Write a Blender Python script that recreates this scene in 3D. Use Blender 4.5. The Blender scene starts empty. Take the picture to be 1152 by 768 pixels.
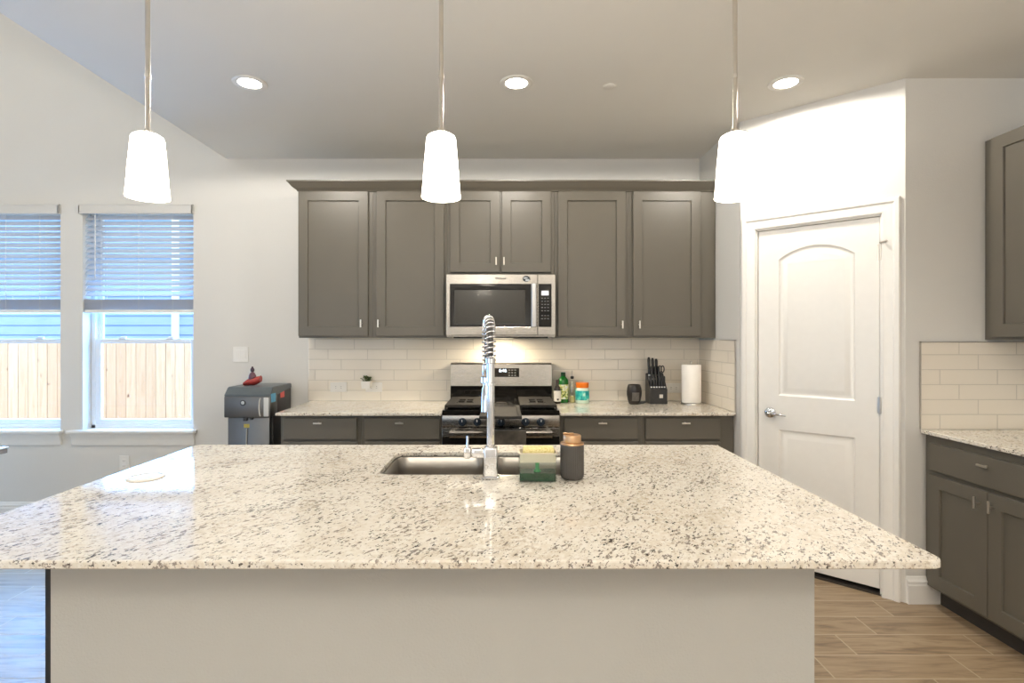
import bpy, bmesh, math, random
from mathutils import Vector, Matrix, Euler
random.seed(7)
C = bpy.context.scene.collection
SC = bpy.context.scene
PI = math.pi

# ------------------------------------------------------------------ camera, world, lights, exposure
F = 600.0                      # focal length in pixels of the 1152 x 768 frame
EYE = 1.40
cam_d = bpy.data.cameras.new('camera'); cam = bpy.data.objects.new('camera', cam_d); C.objects.link(cam)
cam.location = (0, 0, EYE); cam.rotation_euler = (PI/2, 0, 0)
cam_d.sensor_width = 36; cam_d.lens = F/1152*36
cam_d.shift_x = (576-566)/1152; cam_d.shift_y = -(384-379)/1152
cam_d.clip_start = 0.05; cam_d.clip_end = 200
SC.camera = cam
SC.view_settings.view_transform = 'Standard'; SC.view_settings.look = 'None'
SC.view_settings.gamma = 1; SC.view_settings.use_curve_mapping = False
SC.view_settings.exposure = 0.0
SC.cycles.use_denoising = True
SC.cycles.max_bounces = 10; SC.cycles.diffuse_bounces = 6; SC.cycles.glossy_bounces = 5
SC.cycles.transmission_bounces = 8; SC.cycles.transparent_max_bounces = 16
SC.cycles.sample_clamp_indirect = 6.0
SC.cycles.caustics_reflective = False; SC.cycles.caustics_refractive = False

w = bpy.data.worlds.new('sky'); SC.world = w; w.use_nodes = True
bg = w.node_tree.nodes['Background']
bg.inputs[0].default_value = (0.50, 0.74, 1.0, 1); bg.inputs[1].default_value = 3.6

def light(name, kind, loc, energy, color, rot=(0,0,0), **kw):
    d = bpy.data.lights.new(name, kind); d.energy = energy; d.color = color
    for k, v in kw.items(): setattr(d, k, v)
    o = bpy.data.objects.new(name, d); C.objects.link(o); o.location = loc; o.rotation_euler = rot
    return o
SOFT = (1.0, 0.93, 0.83)
DAY = (0.28, 0.58, 1.0)
light('sun', 'SUN', (0, 0, 8), 4.0, (1.0, 0.86, 0.74), (math.radians(25), 0, math.radians(-8)), angle=0.02)
# big glazed patio door on the left wall, unseen fill lights added behind the camera, window daylight, vault lamp
light('patio_daylight', 'AREA', (-5.30, -2.2, .95), 40, DAY, (0, -math.radians(80), 0), shape='RECTANGLE', size=1.8, size_y=1.9)
light('rear_fill', 'AREA', (-3.2, -3.3, 1.5), 26, (0.92, 0.97, 1.0), (PI/2, 0, 0), shape='RECTANGLE', size=2.6, size_y=2.0)  # soft fill pair added behind the camera, no window modelled there
light('rear_fill', 'AREA', (2.1, -3.3, 1.5), 15, (1.0, 0.98, 0.94), (PI/2, 0, 0), shape='RECTANGLE', size=1.2, size_y=2.0)
light('breakfast_daylight', 'AREA', (-3.3, 4.42, 1.17), 130, (0.17, 0.48, 1.0), (-math.radians(80), 0, 0), shape='RECTANGLE', size=1.95, size_y=.95)
light('ceiling_fill', 'AREA', (-0.4, -1.7, 1.85), 170, (1.0, 0.955, 0.89), (PI, 0, 0), shape='DISK', size=0.45)  # unseen upward light added to brighten the ceiling, no floor lamp stands here
light('low_blue_fill', 'AREA', (-5.32, 3.4, .5), 14, (0.34, 0.62, 1.0), (0, -PI/2, 0), shape='RECTANGLE', size=.8, size_y=1.0)  # unseen area light added to turn the wall below the windows bluer
light('vault_lamp', 'POINT', (-3.9, 1.6, 3.5), 40, (1.0, 0.96, 0.90), shadow_soft_size=0.12)
for lx, ly in ((-1.35, -1.2), (0.2, -1.2), (1.7, -1.2), (1.75, 0.9)):  # out-of-view spots added as room fill, without fixtures
    light('ceiling_spot', 'SPOT', (lx, ly, 2.74), 30, SOFT, (0,0,0), spot_size=math.radians(150), spot_blend=0.6, shadow_soft_size=0.07)
light('hood_lamp', 'AREA', (-0.02, 3.86, 1.388), 5.5, (1.0, 0.84, 0.60), (0,0,0), shape='RECTANGLE', size=0.16, size_y=0.07)
RECESSED_W = 62
PENDANT_EMIT = 11.0

# ------------------------------------------------------------------ mesh helpers
def nb(): return bmesh.new()
def box(bm, x0, x1, y0, y1, z0, z1, bev=0.0, seg=1):
    r = bmesh.ops.create_cube(bm, size=1.0)
    vs = r['verts']
    for v in vs:
        v.co = Vector(((x0+x1)/2 + v.co.x*(x1-x0), (y0+y1)/2 + v.co.y*(y1-y0), (z0+z1)/2 + v.co.z*(z1-z0)))
    if bev > 0:
        es = list({e for v in vs for e in v.link_edges})
        bmesh.ops.bevel(bm, geom=es, offset=bev, segments=seg, affect='EDGES', profile=0.5)
    return vs
def bridge(bm, A, B, closed=True):
    n = len(A)
    for i in range(n if closed else n-1):
        j = (i+1) % n
        try: bm.faces.new((A[i], A[j], B[j], B[i]))
        except ValueError: pass
def loop(bm, pts): return [bm.verts.new(p) for p in pts]
def lathe(bm, prof, seg=32, c=(0,0,0), cap0=True, cap1=True):
    rings = []
    for r, z in prof:
        rings.append(loop(bm, [(c[0]+r*math.cos(2*PI*i/seg), c[1]+r*math.sin(2*PI*i/seg), c[2]+z) for i in range(seg)]))
    for a, b in zip(rings, rings[1:]): bridge(bm, a, b)
    if cap0: bm.faces.new(rings[0][::-1])
    if cap1: bm.faces.new(rings[-1])
def tube(bm, pts, r, seg=10, caps=True):
    pts = [Vector(p) for p in pts]
    rr = r if isinstance(r, (list, tuple)) else [r]*len(pts)
    t0 = (pts[1]-pts[0]).normalized()
    n = t0.orthogonal().normalized()
    rings = []
    for i, p in enumerate(pts):
        t = (pts[min(i+1, len(pts)-1)] - pts[max(i-1, 0)]).normalized()
        n = (n - t*n.dot(t)).normalized(); b = t.cross(n)
        rings.append(loop(bm, [p + (n*math.cos(2*PI*k/seg) + b*math.sin(2*PI*k/seg))*rr[i] for k in range(seg)]))
    for a, b in zip(rings, rings[1:]): bridge(bm, a, b)
    if caps: bm.faces.new(rings[0][::-1]); bm.faces.new(rings[-1])
def ball(bm, c, rx, ry, rz, u=16, v=12):
    bmesh.ops.create_uvsphere(bm, u_segments=u, v_segments=v, radius=1.0,
        matrix=Matrix.Translation(c) @ Matrix.Diagonal((rx, ry, rz, 1)))
def prism(bm, pts, fn, a, b):
    A = loop(bm, [fn(p, a) for p in pts]); B = loop(bm, [fn(p, b) for p in pts])
    bridge(bm, A, B); bm.faces.new(A[::-1]); bm.faces.new(B)
def rrect(x0, x1, y0, y1, r, n=6):
    out = []
    for cx, cy, a0 in ((x1-r, y0+r, -PI/2), (x1-r, y1-r, 0), (x0+r, y1-r, PI/2), (x0+r, y0+r, PI)):
        for i in range(n+1):
            a = a0 + PI/2*i/n
            out.append((cx+r*math.cos(a), cy+r*math.sin(a)))
    return out
def offset_poly(pts, d):            # inset by d, for a counter-clockwise polygon
    n = len(pts); out = []
    for i in range(n):
        p0, p1, p2 = Vector(pts[i-1]), Vector(pts[i]), Vector(pts[(i+1) % n])
        e1 = (p1-p0).normalized(); e2 = (p2-p1).normalized()
        n1 = Vector((-e1.y, e1.x)); n2 = Vector((-e2.y, e2.x))
        m = (n1+n2); m = m/max(m.length_squared/2, 1e-6)
        out.append(tuple(p1 + m*d))
    return out
def loop_edges(bm, L):
    es = []
    for i in range(len(L)):
        e = bm.edges.get((L[i-1], L[i])) or bm.edges.new((L[i-1], L[i]))
        es.append(e)
    return es
def fill(bm, loops, normal):
    es = [e for L in loops for e in loop_edges(bm, L)]
    bmesh.ops.triangle_fill(bm, edges=es, use_beauty=True, use_dissolve=False, normal=normal)
def slab(bm, outer, z0, z1, b, holes=()):
    def ring(o, d, z): return loop(bm, [(p[0], p[1], z) for p in (offset_poly(o, d) if d else o)])
    tops, bots = [], []
    for k, o in enumerate([outer]+list(holes)):
        s = 1 if k == 0 else -1
        R = [ring(o, s*b, z1), ring(o, s*b*0.3, z1-b*0.3), ring(o, 0, z1-b), ring(o, 0, z0+b*0.6), ring(o, s*b*0.6, z0)]
        for a, c in zip(R, R[1:]): bridge(bm, a, c)
        tops.append(R[0]); bots.append(R[-1])
    fill(bm, tops, (0,0,1)); fill(bm, bots, (0,0,-1))
def rect(x0, x1, z0, z1): return [(x0,z0),(x1,z0),(x1,z1),(x0,z1)]
def panel_slab(bm, x0, x1, z0, z1, yf, yb, panels, prof, b=0.002):
    o = rect(x0, x1, z0, z1)
    def ring(p, y): return loop(bm, [(q[0], y, q[1]) for q in p])
    R = [ring(offset_poly(o, b), yf), ring(o, yf+b), ring(o, yb)]
    for a, c in zip(R, R[1:]): bridge(bm, a, c)
    bm.faces.new(R[-1])
    fronts = [R[0]]
    for p in panels:
        L = [ring(offset_poly(p, ins) if ins else p, yf+dep) for ins, dep in prof]
        for a, c in zip(L, L[1:]): bridge(bm, a, c)
        bm.faces.new(L[-1]); fronts.append(L[0])
    fill(bm, fronts, (0,-1,0))
SHAKER = [(0,0),(0.0015,0.0015),(0.0035,0.011),(0.007,0.011)]
def sweep(bm, path, prof, closed_prof=True):   # path: xy polyline; prof: (out, z) with out to the right of travel
    n = len(path); rows = []
    for i in range(n):
        p = Vector(path[i])
        d1 = (p-Vector(path[i-1])).normalized() if i > 0 else None
        d2 = (Vector(path[i+1])-p).normalized() if i < n-1 else None
        n1 = Vector((d1.y, -d1.x)) if d1 else None; n2 = Vector((d2.y, -d2.x)) if d2 else None
        if n1 is None: m = n2
        elif n2 is None: m = n1
        else: m = (n1+n2); m = m/(m.length_squared/2)
        rows.append(loop(bm, [(p.x+m.x*o, p.y+m.y*o, z) for o, z in prof]))
    for a, c in zip(rows, rows[1:]): bridge(bm, a, c)
    bm.faces.new(rows[0][::-1]); bm.faces.new(rows[-1])

def obj(name, bm, mat=None, parent=None, smooth=True, angle=35, loc=None):
    bmesh.ops.recalc_face_normals(bm, faces=bm.faces[:])
    me = bpy.data.meshes.new(name); bm.to_mesh(me); bm.free()
    if smooth:
        me.polygons.foreach_set('use_smooth', [True]*len(me.polygons))
        me.set_sharp_from_angle(angle=math.radians(angle))
    if mat: me.materials.append(mat)
    o = bpy.data.objects.new(name, me); C.objects.link(o)
    if parent: o.parent = parent
    if loc: o.location = loc
    return o
def tag(o, label, cat, group=None, kind=None):
    o['label'] = label; o['category'] = cat
    if group: o['group'] = group
    if kind: o['kind'] = kind
    return o
def thing(name, label, cat, loc=(0,0,0), rotz=0, group=None):
    o = bpy.data.objects.new(name, None); C.objects.link(o); o.empty_display_size = 0.1
    o.location = loc; o.rotation_euler = (0,0,rotz)
    return tag(o, label, cat, group)
def struct(name, bm, mat, parent=None, smooth=True, loc=None):
    o = obj(name, bm, mat, parent, smooth, loc=loc)
    o['kind'] = 'structure'
    return o
def text(name, s, size, mat, parent, loc, rot, extrude=0.0004, align='CENTER', bold=0.0):
    c = bpy.data.curves.new(name, 'FONT'); c.body = s; c.size = size; c.extrude = extrude; c.offset = bold
    c.align_x = align; c.align_y = 'CENTER'
    t = bpy.data.objects.new(name, c); C.objects.link(t)
    me = bpy.data.meshes.new_from_object(t.evaluated_get(bpy.context.evaluated_depsgraph_get()))
    bpy.data.objects.remove(t); me.materials.clear(); me.materials.append(mat)
    o = bpy.data.objects.new(name, me); C.objects.link(o); o.parent = parent; o.location = loc; o.rotation_euler = rot
    return o

# ------------------------------------------------------------------ materials
def s2l(c): return tuple(((v/255)/12.92 if v/255 <= .04045 else ((v/255+.055)/1.055)**2.4) for v in c)
class NT:
    def __init__(self, name):
        self.m = bpy.data.materials.new(name); self.m.use_nodes = True
        self.t = self.m.node_tree; self.p = self.t.nodes['Principled BSDF']; self.out = self.t.nodes['Material Output']
    def n(self, typ, **kw):
        x = self.t.nodes.new(typ)
        for k, v in kw.items(): setattr(x, k, v)
        return x
    def l(self, a, b): self.t.links.new(a, b)
    def val(self, sock, v):
        if isinstance(v, (int, float)): sock.default_value = v
        elif isinstance(v, tuple): sock.default_value = v if len(v) == len(sock.default_value) else v+(1,)
        else: self.l(v, sock)
    def math(self, op, a, b=0.0, c=None):
        x = self.n('ShaderNodeMath', operation=op); self.val(x.inputs[0], a); self.val(x.inputs[1], b)
        if c is not None: self.val(x.inputs[2], c)
        return x.outputs[0]
    def mix(self, f, a, b, bt='MIX'):
        x = self.n('ShaderNodeMix', data_type='RGBA', blend_type=bt)
        self.val(x.inputs[0], f); self.val(x.inputs[6], a); self.val(x.inputs[7], b); return x.outputs[2]
    def coord(self, which='Object'): return self.n('ShaderNodeTexCoord').outputs[which]
    def mapping(self, v, loc=(0,0,0), rot=(0,0,0), scale=(1,1,1)):
        x = self.n('ShaderNodeMapping'); self.l(v, x.inputs[0])
        x.inputs[1].default_value = loc; x.inputs[2].default_value = rot; x.inputs[3].default_value = scale; return x.outputs[0]
    def noise(self, v, scale, detail=2, rough=.5, dist=0):
        x = self.n('ShaderNodeTexNoise'); self.l(v, x.inputs['Vector'])
        x.inputs['Scale'].default_value = scale; x.inputs['Detail'].default_value = detail
        x.inputs['Roughness'].default_value = rough; x.inputs['Distortion'].default_value = dist; return x.outputs[0]
    def ramp(self, f, stops, interp='LINEAR'):
        x = self.n('ShaderNodeValToRGB'); self.l(f, x.inputs[0]); cr = x.color_ramp; cr.interpolation = interp
        while len(cr.elements) < len(stops): cr.elements.new(0.5)
        for e, (p, c) in zip(cr.elements, stops): e.position = p; e.color = (c if len(c) == 4 else c+(1,))
        return x.outputs[0]
    def step(self, f, lo, hi):
        x = self.n('ShaderNodeMapRange'); x.interpolation_type = 'SMOOTHSTEP'; self.val(x.inputs[0], f)
        x.inputs[1].default_value = lo; x.inputs[2].default_value = hi; return x.outputs[0]
    def bump(self, h, strength=.2, dist=.002):
        x = self.n('ShaderNodeBump'); x.inputs['Strength'].default_value = strength; x.inputs['Distance'].default_value = dist
        self.l(h, x.inputs['Height']); self.l(x.outputs[0], self.p.inputs['Normal'])
    def set(self, **kw):
        names = dict(color='Base Color', rough='Roughness', metal='Metallic', spec='Specular IOR Level', ior='IOR',
                     trans='Transmission Weight', emit='Emission Color', estr='Emission Strength', coat='Coat Weight', coatr='Coat Roughness', alpha='Alpha', sheen='Sheen Weight')
        for k, v in kw.items(): self.val(self.p.inputs[names[k]], v)
        return self
def plain(name, color, rough=.5, metal=0, var=0.04, scale=25, bump=0, bscale=300, **kw):
    t = NT(name); co = t.coord()
    nz = t.noise(co, scale, 3)
    c0 = tuple(max(0, v*(1-var)) for v in color); c1 = tuple(min(1, v*(1+var)) for v in color)
    t.set(color=t.ramp(nz, [(.3, c0), (.7, c1)]), rough=rough, metal=metal, **kw)
    if bump: t.bump(t.noise(co, bscale, 3), bump, .0015)
    return t.m
def bond(t, u, v, L, H, u0, v0, shift, grout):
    """running-bond pattern: returns (cell random 0..1, grout mask, row, u')"""
    row = t.math('FLOOR', t.math('DIVIDE', t.math('SUBTRACT', v, v0), H))
    up = t.math('SUBTRACT', t.math('SUBTRACT', u, u0), t.math('MULTIPLY', row, shift))
    cu = t.math('DIVIDE', up, L); col = t.math('FLOOR', cu)
    fu = t.math('MULTIPLY', t.math('FRACT', cu), L)
    vv = t.math('SUBTRACT', t.math('SUBTRACT', v, v0), t.math('MULTIPLY', row, H))
    du = t.math('MINIMUM', fu, t.math('SUBTRACT', L, fu)); dv = t.math('MINIMUM', vv, t.math('SUBTRACT', H, vv))
    d = t.math('MINIMUM', du, dv)
    mask = t.math('SUBTRACT', 1.0, t.step(d, grout*.35, grout*.75))
    cb = t.n('ShaderNodeCombineXYZ'); t.l(col, cb.inputs[0]); t.l(row, cb.inputs[1])
    wn = t.n('ShaderNodeTexWhiteNoise', noise_dimensions='2D'); t.l(cb.outputs[0], wn.inputs['Vector'])
    return wn.outputs['Value'], mask, d, wn.outputs['Color']

def m_wall(name, color, bump=.35):
    t = NT(name); co = t.coord()
    t.set(color=t.ramp(t.noise(co, 3, 3), [(.3, tuple(v*.985 for v in color)), (.7, color)]), rough=.75, spec=.25)
    t.bump(t.noise(co, 130, 3, .55), bump, .002)
    return t.m
def m_granite():
    t = NT('granite'); co = t.coord()
    def flow(loc, st, deg=-60):            # veins run diagonally across the slab
        a = t.mapping(co, rot=(0,0,math.radians(deg)))
        return t.mapping(a, loc=loc, scale=(st, 1.0, 1.0))
    cloud = t.noise(flow((0,0,0), .6), 4.0, 4, .6, .8)
    grain = t.noise(flow((5,2,0), .8), 75, 3, .6)
    c = t.ramp(cloud, [(.32, s2l((224,218,205))), (.52, s2l((217,208,192))), (.74, s2l((198,186,166)))])
    c = t.mix(t.ramp(grain, [(.40, (0,0,0)), (.62, (.8,.8,.8))]), c, s2l((230,226,216)))
    def specks(loc, scale, st, lo, hi, clus, amt, col):
        nonlocal c
        m = flow(loc, st)
        f = t.math('ADD', t.noise(m, scale, 3, .62), t.math('MULTIPLY', t.math('SUBTRACT', t.noise(m, 9, 3, .6), .5), clus))
        c = t.mix(t.math('MULTIPLY', t.step(f, lo, hi), amt), c, s2l(col))
    specks((0,0,0), 98, .65, .568, .645, .30, .55, (168,152,132))
    specks((3.1,1.7,.4), 100, .5, .59, .64, .30, .88, (120,109,101))
    specks((7.3,5.1,2.2), 118, .55, .62, .66, .30, .95, (56,48,44))
    t.set(color=c, rough=.06, spec=.8)
    return t.m
def m_floor():
    t = NT('floor_tile'); co = t.coord(); s = t.n('ShaderNodeSeparateXYZ'); t.l(co, s.inputs[0])
    rnd, mask, d, rc = bond(t, s.outputs[0], s.outputs[1], .6, .1625, 1.962, 2.674, .2, .006)
    off = t.n('ShaderNodeVectorMath', operation='ADD'); t.l(co, off.inputs[0])
    sc = t.n('ShaderNodeVectorMath', operation='SCALE'); t.l(rc, sc.inputs[0]); sc.inputs['Scale'].default_value = 13
    t.l(sc.outputs[0], off.inputs[1])
    g1 = t.noise(t.mapping(off.outputs[0], scale=(1.1, 11, 1)), 2.0, 5, .62, 1.3)
    g2 = t.noise(t.mapping(off.outputs[0], scale=(2, 60, 1)), 3, 4, .6, .3)
    c = t.ramp(g1, [(.28, s2l((84,68,54))), (.40, s2l((132,112,88))), (.52, s2l((166,145,116))), (.66, s2l((178,157,128))), (.78, s2l((136,114,90)))])
    c = t.mix(.28, c, t.ramp(g2, [(.3, s2l((110,90,72))), (.7, s2l((180,158,132)))]))
    c = t.mix(t.math('MULTIPLY', rnd, .22), c, s2l((115,96,78)))
    c = t.mix(mask, c, s2l((182,165,140)))
    t.set(color=c, rough=t.ramp(g2, [(.3, (.30,)*3), (.7, (.42,)*3)]), spec=.5)
    h = t.math('ADD', t.math('MULTIPLY', mask, -1.0), t.math('MULTIPLY', g2, .15))
    t.bump(h, .35, .002)
    return t.m
def m_subway(name, ax, u0, color, z0=.914):
    t = NT(name); co = t.coord(); s = t.n('ShaderNodeSeparateXYZ'); t.l(co, s.inputs[0])
    rnd, mask, d, rc = bond(t, s.outputs[ax], s.outputs[2], .302, .0787, u0, z0, -.1007, .0042)
    c = t.mix(rnd, tuple(v*.97 for v in color), color)
    c = t.mix(mask, c, tuple(v*.78 for v in color))
    t.set(color=c, rough=.14, spec=.5)
    t.bump(t.step(d, 0, .005), .5, .0015)
    return t.m
def m_steel(name='brushed_steel', color=(.62,.60,.57), rough=.28, stretch=(1,1,60)):
    t = NT(name); co = t.coord()
    nz = t.noise(t.mapping(co, scale=stretch), 30, 3)
    t.set(color=color, metal=1.0, rough=t.ramp(nz, [(.3, (rough*.8,)*3), (.7, (rough*1.25,)*3)]))
    return t.m
def m_glassy(name, color, alpha_fac, rough=.02):     # thin clear wall: mostly see-through with a glossy skin
    t = NT(name)
    tr = t.n('ShaderNodeBsdfTransparent'); tr.inputs[0].default_value = color+(1,)
    gl = t.n('ShaderNodeBsdfGlossy'); gl.inputs[1].default_value = rough; gl.inputs[0].default_value = (.9,.9,.9,1)
    lw = t.n('ShaderNodeLayerWeight'); lw.inputs[0].default_value = .5; fres = t.math('ADD', t.math('MULTIPLY', t.math('POWER', lw.outputs['Facing'], 5.0), .96), .03)
    mx = t.n('ShaderNodeMixShader'); t.l(t.math('ADD', fres, alpha_fac), mx.inputs[0])
    t.l(tr.outputs[0], mx.inputs[1]); t.l(gl.outputs[0], mx.inputs[2]); t.l(mx.outputs[0], t.out.inputs[0])
    return t.m
def m_emit(name, color, strength):
    t = NT(name); t.set(color=(.9,.9,.88), rough=.4, emit=color, estr=strength)
    return t.m

M = {}
M['wall'] = m_wall('wall_paint', s2l((221,219,214)))
M['ceiling'] = m_wall('ceiling_paint', s2l((230,228,222)), .25)
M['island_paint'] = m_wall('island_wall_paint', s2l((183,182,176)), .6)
M['trim'] = plain('white_trim_paint', s2l((236,234,229)), .35, var=.01)
M['vinyl'] = plain('white_vinyl', s2l((232,236,240)), .35, var=.01)
M['cab'] = plain('grey_cabinet_paint', s2l((95,90,80)), .38, var=.02, scale=6)
M['cab_in'] = plain('dark_toe_kick', s2l((52,47,42)), .6, var=.05)
M['granite'] = m_granite()
M['floor'] = m_floor()
TILE = s2l((236,228,214))
M['tile_back'] = m_subway('subway_tile', 0, -.934, TILE)
M['tile_side'] = m_subway('subway_tile_return', 1, 3.95, TILE)
M['tile_right'] = m_subway('subway_tile_right', 0, 2.296, TILE)
M['steel'] = m_steel()
M['steel_h'] = m_steel('brushed_steel_flat', (.41,.385,.35), .25, (1, 1, 80))
M['sinksteel'] = plain('sink_steel', (.36,.335,.30), .30, 1.0, var=.02, scale=6)
M['chrome'] = plain('chrome', (.74,.745,.76), .07, 1.0, var=.01)
M['nickel'] = plain('satin_nickel', (.66,.62,.56), .28, 1.0, var=.02)
M['black_gloss'] = plain('black_glass', (.010,.009,.008), .06, var=.05, spec=.35)
M['black'] = plain('black_plastic', (.018,.017,.016), .38, var=.08)
M['iron'] = plain('cast_iron', (.030,.027,.024), .7, var=.15, bump=.2, bscale=400, spec=.25)
M['white'] = plain('white_plastic', s2l((235,233,228)), .35, var=.01)
M['shade'] = m_emit('lit_frosted_glass', (1.0, .90, .76), PENDANT_EMIT)
M['led'] = m_emit('lit_diffuser', (1.0, .92, .80), 28)
M['pane'] = m_glassy('window_glass', (.97,.985,1.0), 0.0)

# ------------------------------------------------------------------ setting
YB = 4.08; XR = 2.84; YF = 2.811; XP = 1.503; CZ = 2.763; XV = -2.115; XL = -5.4; YK = -3.5; HV = 4.4
A = Vector((XP, 3.378)); B = Vector((2.12, YF))
b = nb(); box(b, XL-.2, XR+.2, YK-.2, YB+.2, -.12, 0); struct('floor', b, M['floor'])
b = nb(); box(b, XV, XR+.2, YK-.2, YB+.2, CZ, CZ+.12); box(b, XV, XV+.1, YK-.2, YB+.2, CZ+.1, HV)
box(b, XL-.2, XV+.1, YK-.2, YB+.2, HV, HV+.1); struct('ceiling', b, M['ceiling'])
W2 = (-3.216, -2.37); W1 = (-4.236, -3.386); WZ = (.686, 2.406); TH = .16
b = nb()
for x0, x1 in ((XL-.2, W1[0]), (W1[1], W2[0]), (W2[1], XR+.15)): box(b, x0, x1, YB, YB+TH, 0, HV if x0 < -2.2 or x1 < -2 else HV)
for x0, x1 in (W1, W2): box(b, x0, x1, YB, YB+TH, 0, WZ[0]-.02); box(b, x0, x1, YB, YB+TH, WZ[1], HV)
struct('wall_back', b, M['wall'])
b = nb(); box(b, XL-.15, XL, YK-.15, YB+TH, 0, HV); struct('wall_left', b, M['wall'])
b = nb(); box(b, XL-.15, XR+.15, YK-.15, YK, 0, HV); struct('wall_rear', b, M['wall'])
b = nb(); box(b, XR, XR+.15, YK-.15, YB+TH, 0, CZ); struct('wall_right', b, M['wall'])
b = nb(); box(b, B.x, XR+.15, YF, YF+.12, 0, CZ); struct('wall_front', b, M['wall'])
b = nb(); box(b, XP, XP+.1, A.y+.01, YB+.01, 0, CZ); struct('wall_return', b, M['wall'])
# diagonal pantry wall in its own frame: local x runs from A to B, local -y faces the kitchen
DL = (B-A).length; DANG = math.atan2(B.y-A.y, B.x-A.x)
D0, D1, DZ = .1012-.012, .728+.012, 2.056+.012
b = nb()
box(b, 0, D0, 0, .11, 0, CZ); box(b, D1, DL, 0, .11, 0, CZ); box(b, D0, D1, 0, .11, DZ, CZ)
pw = struct('wall_pantry', b, M['wall']); pw.location = (A.x, A.y, 0); pw.rotation_euler = (0,0,DANG)
# door casing
CAS = [(0,0),(.0,.012),(.006,.016),(.016,.016),(.022,.012),(.050,.012),(.058,.019),(.076,.019),(.082,.014),(.082,0)]
def casing(bm, x0, x1, ztop, prof):
    rows = []
    for px, pz, sx, sz in ((x0,0,-1,0),(x0,ztop,-1,1),(x1,ztop,1,1),(x1,0,1,0)):
        rows.append(loop(bm, [(px+sx*o, -t, pz+sz*o) for o, t in prof]))
    for a, c in zip(rows, rows[1:]): bridge(bm, a, c)
    bm.faces.new(rows[0][::-1]); bm.faces.new(rows[-1])
b = nb(); casing(b, D0+.004, D1-.004, DZ-.004, CAS)
box(b, D0, D0+.012, .0, .11, 0, DZ); box(b, D1-.012, D1, 0, .11, 0, DZ); box(b, D0, D1, 0, .11, DZ-.012, DZ)
o = struct('trim_1', b, M['trim']); o.location = pw.location; o.rotation_euler = pw.rotation_euler
o['label'] = 'white moulded casing around the pantry door'
# pantry door
d = thing('door_1', 'white two-panel pantry door with arched upper panel', 'door', (A.x, A.y, 0), DANG); d['kind'] = 'structure'
dx0, dx1 = D0+.0145, D1-.0145
ax0, ax1 = .2202, .613
def arch(x0, x1, z0, zs, zp, n=16):
    c = (x0+x1)/2; hw = (x1-x0)/2; h = zp-zs; R = (hw*hw+h*h)/(2*h); a = math.asin(hw/R)
    return [(x0,z0),(x1,z0)] + [(c+R*math.sin(a-2*a*i/n), zp-R+R*math.cos(a-2*a*i/n)) for i in range(n+1)]
b = nb()
panel_slab(b, dx0, dx1, .034, DZ-.0155, .010, .046, [arch(ax0, ax1, 1.045, 1.868, 1.937), rect(ax0, ax1, .22, .84)],
           [(0,0),(.006,.006),(.012,.0085),(.022,.0085),(.030,.006),(.048,.001),(.052,.0005)], .002)
obj('door_slab', b, M['trim'], d, angle=25)
b = nb()
hx, hz = .173, .938
bm2 = nb(); lathe(bm2, [(.033,0),(.033,.004),(.030,.009),(.022,.012),(.012,.014),(.011,.045),(.013,.047),(.013,.058),(.010,.061)], 28)
bmesh.ops.transform(bm2, matrix=Matrix.Translation((hx, .010, hz)) @ Matrix.Rotation(PI/2, 4, 'X'), verts=bm2.verts)
tube(bm2, [(hx,-.043,hz),(hx+.03,-.046,hz+.002),(hx+.07,-.044,hz-.002),(hx+.10,-.038,hz-.006)], [.010,.009,.0075,.006], 12)
hd = obj('lever_handle', bm2, M['chrome'], d); hd['label'] = 'shiny lever handle'
b.free()
for hz_ in (1.86, 1.03, .25):
    b = nb(); tube(b, [(dx1+.003, .002, hz_-.045),(dx1+.003, .002, hz_+.045)], .0065, 10)
    box(b, dx1-.012, dx1+.002, .0085, .0105, hz_-.044, hz_+.044)
    if hz_ > 1.5:
        tube(b, [(dx1+.003,.002,hz_+.05),(dx1+.003,-.012,hz_+.05),(dx1+.03,-.026,hz_+.052)], .004, 8); ball(b, (dx1+.033,-.028,hz_+.052), .007,.007,.007, 10, 8)
    obj('hinge', b, M['nickel'], d)
b = nb(); box(b, D0-.006, D0+.0135, .012, .02, .91, .965); obj('strike_plate', b, M['nickel'], d)
b = nb(); box(b, D0, D1, .0, .11, 0, .012); o = struct('trim_2', b, M['cab_in']); o.location = pw.location; o.rotation_euler = pw.rotation_euler
# baseboards
BB = [(0,0),(.017,0),(.017,.096),(.012,.102),(.012,.112),(.015,.116),(.009,.123),(.005,.138),(0,.142)]
b = nb(); sweep(b, [(XL, YB), (XP, YB)], BB); struct('baseboard_back', b, M['trim'])
b = nb(); sweep(b, [(B.x+.004, YF), (2.30, YF)], BB); struct('baseboard_front', b, M['trim'])
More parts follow.
